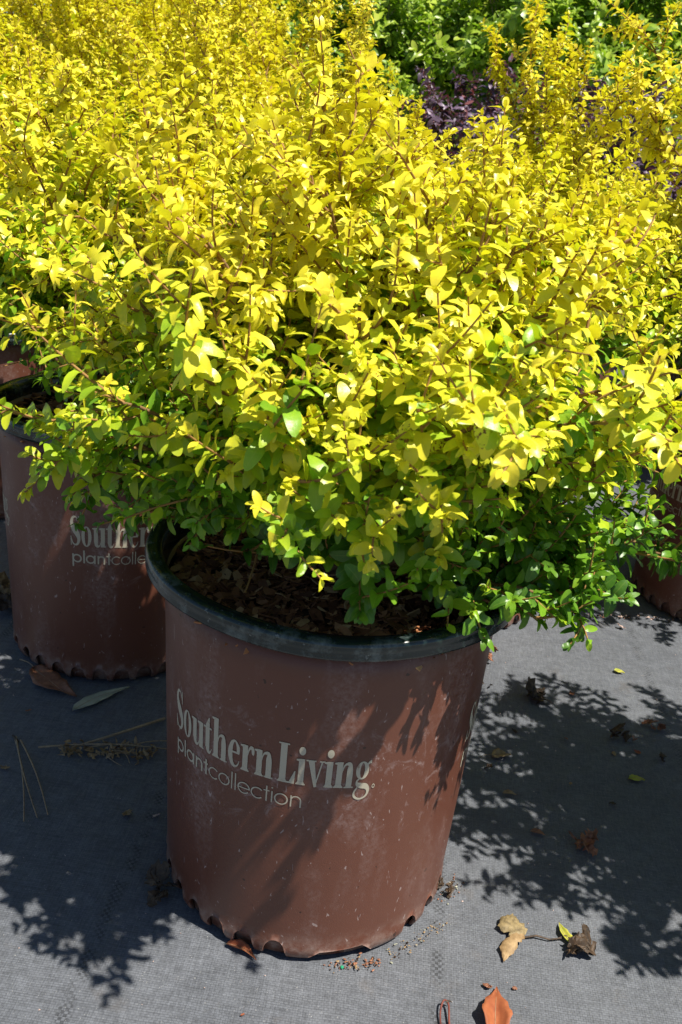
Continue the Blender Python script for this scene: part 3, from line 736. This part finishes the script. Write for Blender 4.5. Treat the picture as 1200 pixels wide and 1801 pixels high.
def flake(name, p, size, mat, label, seed=0, cat="debris", n=1, tall=.5, group=None):
    """a crumpled fragment: thick jagged curled pieces in one lump"""
    rs = np.random.RandomState(seed * 7 + 1); V, Q, off = [], [], 0
    for k in range(n):
        nu, nv = 7, 5; L = size * rs.uniform(.55, 1.15); Wd = L * rs.uniform(.35, .75); a = rs.rand() * 6.28; cu = rs.uniform(.4, 1.5) * rs.choice([-1, 1]); tx, ty = rs.randn(2) * (.18 if n == 1 else .5)
        o = (rs.rand(2) - .5) * size * (0 if n == 1 else 1.4); g_ = np.zeros((nu + 1, nv + 1, 3))
        for i in range(nu + 1):
            for j in range(nv + 1):
                u = i / nu * 2 - 1; v = j / nv * 2 - 1; sh = (1 - .75 * abs(u) ** 2.2) * Wd / 2
                x = u * L / 2 + (.05 * L * rs.randn() if abs(v) == 1 or abs(u) == 1 else .02 * L * rs.randn()); y = v * sh + (.09 * L * rs.randn() if abs(v) == 1 else .015 * L * rs.randn())
                zz = cu * .35 * (u * u) * L * tall * .6 + cu * .5 * abs(v) ** 1.5 * sh * tall + rs.randn() * .035 * L + tx * x + ty * y
                g_[i, j] = (o[0] + x * math.cos(a) - y * math.sin(a), o[1] + x * math.sin(a) + y * math.cos(a), zz)
        g_ = g_.reshape(-1, 3); g_[:, 2] += .0012 - g_[:, 2].min() + (rs.rand() * size * .3 if k else 0)
        m = len(g_); V += [g_ + [0, 0, .00022], g_ - [0, 0, .00018]]; W1 = nv + 1
        for i in range(nu):
            for j in range(nv):
                b = off + i * W1 + j; Q.append((b, b + W1, b + W1 + 1, b + 1)); Q.append((m + b, m + b + 1, m + b + W1 + 1, m + b + W1))
        edge = [j for j in range(W1)] + [i * W1 + nv for i in range(1, nu + 1)] + [nu * W1 + j for j in range(nv - 1, -1, -1)] + [i * W1 for i in range(nu - 1, 0, -1)]
        for x0, x1 in zip(edge, edge[1:] + edge[:1]): Q.append((off + x0, off + x1, off + m + x1, off + m + x0))
        off += 2 * m
    q = np.array(Q)
    return tag(link(name, mesh_np(name, np.concatenate(V), q.ravel(), np.full(len(q), 4), mat, False), None, (p[0], p[1], 0)), label, cat, group)

BG_ = "small dry fragments scattered over the fabric"
flat_leaf("brown_leaf", (-.372, .274), (-.300, .220), .034, M_brown, "reddish brown dead leaf with a long stalk lying by the foot of the left pot", seed=1, fold=.25, stem=.35, bend=-.06)
flat_leaf("pale_leaf", (-.2964, .1925), (-.243, .2528), .019, M_pale, "pale greyish narrow leaf lying flat beside the reddish brown one", seed=2, fold=.12, bend=.05)
flat_leaf("orange_leaf", (.1705, -.1966), (.1772, -.1445), .024, M_orange, "bright orange dead leaf, folded down its middle, at the bottom edge", seed=3, fold=.75, bend=.02, tip=.4)
flat_leaf("curled_leaf", (-.0605, -.1275), (-.032, -.1420), .011, M_orange, "small curled orange leaf tucked under the notched foot of the front pot", seed=4, curl=1.2, fold=.3)
flat_leaf("yellow_leaf", (.256, -.0905), (.2464, -.0631), .009, M_ylw, "narrow yellow green leaf at the end of the twig right of the front pot", seed=6, curl=.8, fold=.4)
flat_leaf("green_leaf", (.3732, .1707), (.3925, .1700), .011, M_ylw, "little fallen yellow green leaf at the right edge of the shade", seed=7, fold=.2)
flat_leaf("green_leaf", (.4165, .4220), (.4309, .4168), .010, M_ylw, "little fallen yellow green leaf on the sunlit fabric near the back", seed=8, fold=.25)
flat_leaf("small_leaf", (.2120, .1870), (.2360, .1930), .016, M_tan, "small oval brown leaf lying in the shade right of the pot, with a thin stalk", seed=9, fold=.15, stem=.7)
flat_leaf("small_leaf", (.2170, .1205), (.2320, .1190), .007, M_tan, "small pointed tan leaf in the shade below the oval brown one", seed=10, fold=.4)
flat_leaf("small_leaf", (.2390, .0610), (.2545, .0560), .007, M_brown, "narrow brown leaf lying in the deep shade right of the pot", seed=11, fold=.4)

# curled dry leaf on a twig
e = empty("dry_leaf_twig", (.2093, -.086, 0)); tag(e, "crumpled olive dry leaf on a dark twig right of the front pot's foot", "dead leaf")
def blade(pts, mat, name, wd):
    """curled blade along a spine of (x, y, z), built as a thick trough"""
    p = smooth(pts, 4) if len(pts[0]) == 3 else np.array(pts); n = len(p); t = nrm(np.gradient(p, axis=0)); s = nrm(np.cross(t, UP)); V = []
    for i in range(n):
        u = i / (n - 1); h = wd * (math.sin(math.pi * (.05 + .92 * u)) ** .8) * (1 + .22 * math.sin(9 * u + 1) + .12 * math.sin(23 * u))
        for j in range(7):
            a = (-1 + j / 3) * (1.0 + .5 * math.sin(4 * u)); wob = 1 + (.25 * math.sin(i * 2.3 + j) if j in (0, 6) else 0); V.append(p[i] + s[i] * math.sin(a) * h * .85 * wob + np.array([0, 0, 1]) * (.003 + (.5 - math.cos(a)) * -h * .38 * (1 if i % 4 else .7) + .0011 * math.sin(i * 1.7 + j * 2)))
    V = np.array(V); m = len(V); Q = []
    for i in range(n - 1):
        for j in range(6):
            b = i * 7 + j; Q += [(b, b + 7, b + 8, b + 1), (m + b, m + b + 1, m + b + 8, m + b + 7)]
    q = np.array(Q); return mesh_np(name, np.concatenate([V, V - [0, 0, .0004]]), q.ravel(), np.full(len(q), 4), mat)
link("blade", blade([(0, 0, .001), (-.006, .006, .003), (-.014, .014, .003), (-.019, .019, .001)], simple("olive_dry_leaf", (.12, .09, .045), (.33, .25, .12), 160), "blade", .015), e)
link("blade", blade([(0, 0, .002), (-.008, -.004, .003), (-.017, -.016, .002), (-.022, -.03, .0)], M_tan, "blade", .0085), e)
link("twig", tubes_mesh("twig", [(np.array([[0, 0, .002], [.012, .002, .004], [.024, .000, .003], [.036, .003, .003]]), .0010, .0007, 6), (np.array([[.030, .001, .003], [.040, .006, .004], [.046, .004, .0025]]), .0007, .0004, 5)], M_dark), e)
flake("dark_debris", (.2582, -.0905), .017, M_dark, "dark crumbled clump beside the yellow green leaf at the twig's end", 31, n=9, tall=.9)

# pine needles joined at one end
e = empty("pine_needles", (-.343, .129, 0)); tag(e, "bundle of long brown pine needles spread out on the fabric at the left edge", "pine needles")
for k, (ax, ay, bx, by, bw) in enumerate(((0, 0, .0574, -.1312, .004), (.001, .001, .069, -.124, -.003), (.009, -.006, .0775, -.118, .003))):
    s = np.linspace(0, 1, 9)[:, None]; P0 = np.array([ax, ay, .0022 + .001 * k]); P1 = np.array([bx, by, .0016])
    pts = P0 + (P1 - P0) * s; pts[:, :1] += bw * np.sin(s * 3.1); pts[:, 2:] += .003 * np.sin(s * 3.1)
    link("needle", tubes_mesh("needle", [(pts, .0011, .0007, 5)], M_straw), e)
link("sheath", tubes_mesh("sheath", [(np.array([[-.004, .004, .002], [0, 0, .0028], [.006, -.008, .0028]]), .0012, .0020, 6)], M_dark), e)

# seed twig
e = empty("seed_twig", (-.25, .12, 0)); tag(e, "dry straw coloured twig with clustered seed husks left of the front pot", "twig")
o_ = np.array([-.25, .12, 0])
def ln3(a, b, bow, k=9, z=.003):
    s = np.linspace(0, 1, k)[:, None]; a = np.array([*a, z]) - o_; b = np.array([*b, z]) - o_
    p = a + (b - a) * s; d = np.array([-(b - a)[1], (b - a)[0], 0]); return p + d * bow * np.sin(s * 3.1) + np.array([0, 0, .004]) * np.sin(s * 3.1)
link("stem", tubes_mesh("stem", [(ln3((-.3111, .1155), (-.160, .135), .02, 13), .0013, .0008, 6), (ln3((-.2731, .1219), (-.185, .194), -.05), .0014, .0018, 6), (ln3((-.262, .122), (-.18, .132), .05), .0010, .0005, 5),
     (ln3((-.235, .120), (-.212, .098), -.2), .0007, .0004, 5), (ln3((-.235, .120), (-.205, .104), .2), .0007, .0004, 5), (ln3((-.222, .128), (-.150, .150), .05), .0009, .0004, 5)], M_straw), e)
rs = np.random.RandomState(77); K = 130; u = rs.rand(K)
cx = np.where(rs.rand(K) < .35, -.285 + .035 * u, -.245 + .065 * u) - o_[0]; cy = .113 + .012 * rs.randn(K) * .5 + .012 * np.clip((cx + .04) / .09, 0, 1) - o_[1]
Pn = np.stack([cx, cy, .002 + rs.rand(K) * .006], 1); An = nrm(np.stack([rs.randn(K), rs.randn(K), rs.randn(K) * .4], 1)); Nn = nrm(np.cross(An, rs.randn(K, 3)))
link("seed_husks", leaves_mesh("seed_husks", (Pn, An, Nn, rs.uniform(.004, .009, K), rs.rand(K), rs.rand(K), rs.uniform(.3, 1, K), rs.uniform(.6, 1.2, K), np.ones(K)), M_tan, False, .8), e)

e = empty("red_twig", (.130, -.170, 0)); tag(e, "thin dark red twig bent into a hook at the bottom edge", "twig")
link("stem", tubes_mesh("stem", [(smooth([(-.004, -.022, .001), (-.004, -.006, .004), (-.001, .003, .007), (.003, .001, .006), (.003, -.012, .003), (.003, -.024, .001)], 5), .0008, .0010, 6)], simple("red_twig_bark", (.10, .02, .015), (.2, .05, .03))), e)
link("bud", tubes_mesh("bud", [(np.array([[.001, .002, .0065], [.004, .003, .0075], [.006, .002, .007]]), .0012, .0004, 6)], M_dark), e)

for k, (x, y, s, m, n, lb) in enumerate((
    (-.347, .183, .012, M_brown, 1, "small brown flake between the dead leaf and the pine needles"),
    (-.334, .077, .011, M_tan, 1, "tan flake at the left edge beside the pine needles"),
    (-.1876, .0238, .010, M_tan, 1, "little three cornered tan flake on the fabric left of the front pot"),
    (-.1570, .0262, .012, M_stone, 1, "greyish bit lying against the left side of the front pot"),
    (-.127, -.072, .020, M_dark, 3, "dark scrap of leaf by the left foot of the front pot"),
    (.2909, .0463, .017, M_brown, 4, "crumbled brown clump in the deep shade at the right"),
    (.3117, .2391, .009, M_brown, 1, "small reddish flake in the half shade, nearest the big shadow's top"),
    (.2479, .2449, .009, M_dark, 1, "dark flake right behind the pot's right side"),
    (.3837, .2598, .015, M_dark, 3, "dark brown crumpled clump on sunlit fabric at the right"),
    (.3960, .2510, .009, M_brown, 2, "small brown crumbs just beside the dark brown clump"),
    (.4361, .2851, .013, M_brown, 3, "brown curled clump at the right edge in the leafy shade"),
    (.3983, .2267, .008, M_orange, 1, "small orange brown flake below the dark brown clump"),
    (.3677, .2181, .007, M_tan, 1, "tiny tan flake left of the orange brown one"),
    (.4368, .2081, .015, M_dark, 2, "blackish scrap cut close to the right edge"),
    (.3405, .3478, .012, M_brown, 1, "lone reddish flake on the bright fabric"),
    (.2898, .3246, .018, M_dark, 5, "heap of dark brown crumbs between leaf shadows"),
    (.2208, .3467, .011, M_dark, 2, "brown scrap behind the right side of the front pot"),
    (.2350, .420, .018, M_brown, 4, "reddish crumbs under the lowest leaves, behind the front pot"),
    (.4617, .5609, .018, M_stone, 1, "pinkish pebble at the edge of the back pot's shadow"),
    (.1690, -.1440, .009, M_brown, 1, "small red brown flake left of the orange leaf's tip"),
    (.1934, -.1428, .006, M_brown, 1, "tiny red brown flake right of the orange leaf's tip"),
    (-.0366, -.1953, .005, M_orange, 1, "tiny orange speck on the bright fabric before the pot"),
    (-.4612, .4164, .034, M_dark, 4, "dead leaves heaped against the far side of the left pot"),
    (-.470, .452, .034, M_tan, 3, "tan dead leaves behind the dark heap by the left pot"),
    (.1400, -.035, .011, M_dark, 3, "brown leaf scraps at the right foot of the front pot"),
    (.2020, .1650, .009, M_dark, 2, "dark speck of debris beside the oval leaf's stalk"),
    (.3420, .1210, .007, M_dark, 1, "dark speck in the middle of the shade"),
    (.3000, .1500, .006, M_tan, 1, "pale speck in the shade, left of the fallen green leaf"))):
    flake(("leaf_fragment" if n < 3 else "leaf_clump"), (x, y), s, m, lb, k + 50, "leaf scrap", n if n < 3 else n * 2, .8, BG_)

# crumbs under and around the raised lip of the front pot
def crumbs(name, seed, cx, cy, dx, dy, n, smax, label, mats):
    rs = np.random.RandomState(seed); V, Q, mi, off = [], [], [], 0
    ico = np.array([(0, 0, 1), (.9, 0, .3), (.3, .85, .3), (-.7, .5, .3), (-.7, -.5, .3), (.3, -.85, .3), (0, 0, -.9)])
    fc = [(0, 1, 2), (0, 2, 3), (0, 3, 4), (0, 4, 5), (0, 5, 1), (6, 2, 1), (6, 3, 2), (6, 4, 3), (6, 5, 4), (6, 1, 5)]
    for k in range(n):
        t = rs.uniform(-1, 1); s = smax * rs.uniform(.3, 1) ** 1.5; p = ico * rs.uniform(.6, 1.4, (7, 3)) * s * np.array([1, .7, .6]); a = rs.rand() * 6.3
        p[:, :2] = p[:, :2] @ np.array([[math.cos(a), -math.sin(a)], [math.sin(a), math.cos(a)]])
        p += (cx + dx * t + rs.randn() * .0035, cy + dy * t + rs.randn() * .0035, s * .5 + rs.rand() * .003 * (1 - t * t)); V.append(p); Q += [[off + i for i in f] for f in fc]; mi += [rs.randint(len(mats))] * 10; off += 7
    q = np.array(Q); return tag(link(name, mesh_np(name, np.concatenate(V), q.ravel(), np.full(len(q), 3), mats, False, None, mi)), label, "crumbs", kind='stuff')
crumbs("soil_crumbs", 1, .053, -.1345, .022, .005, 110, .0019, "orange and brown crumbs spilling from under the raised lip of the front pot", [M_tan, M_brown, M_brown, M_soil])
crumbs("soil_crumbs", 2, .109, -.101, .026, .022, 110, .0016, "pale crumbs along the right foot of the front pot", [M_tan, M_pale, M_tan, M_soil])
crumbs("soil_crumbs", 3, .146, -.035, .008, .014, 50, .0018, "brown crumbs at the far right foot of the front pot", [M_brown, M_soil, M_pale])
crumbs("soil_crumbs", 4, .50, .600, .09, .012, 60, .0032, "dark crumbs along the foot of the shaded back pot", [M_brown, M_soil, M_stone])
bm = bmesh.new(); bmesh.ops.create_icosphere(bm, subdivisions=2, radius=.0017)
for v in bm.verts: v.co.z *= .85; v.co += Vector((0, 0, .0015)); v.co.x *= 1 + .08 * math.sin(v.co.y * 900)
me = bpy.data.meshes.new("fertiliser_bead"); bm.to_mesh(me); bm.free(); me.materials.append(M_pril)
tag(link("fertiliser_bead", me, None, (.0426, -.1390, 0)), "green round fertiliser bead among the crumbs", "bead")
# grit scattered on the fabric
rs = np.random.RandomState(5); n = 420
V, Q = [], []
for k in range(n):
    x, y = rs.uniform(-.55, .75), rs.uniform(-.25, .9)
    if x * x + y * y < .024 or (x + .287) ** 2 + (y - .4) ** 2 < .024: continue
    s = .0004 + .0009 * rs.rand() ** 3; b = len(V) * 4
    p = np.array([(1, 0, 0), (-.6, .8, 0), (-.5, -.9, 0), (0, 0, 1.1)]) * rs.uniform(.6, 1.3, (4, 3)) * s + (x, y, .0004); V.append(p)
    Q += [(b, b + 1, b + 3), (b + 1, b + 2, b + 3), (b + 2, b, b + 3)]
q = np.array(Q)
tag(link("grit", mesh_np("grit", np.concatenate(V), q.ravel(), np.full(len(q), 3), M_stone, False)), "pale grit grains scattered over the fabric", "grit", kind='stuff')
print("done")
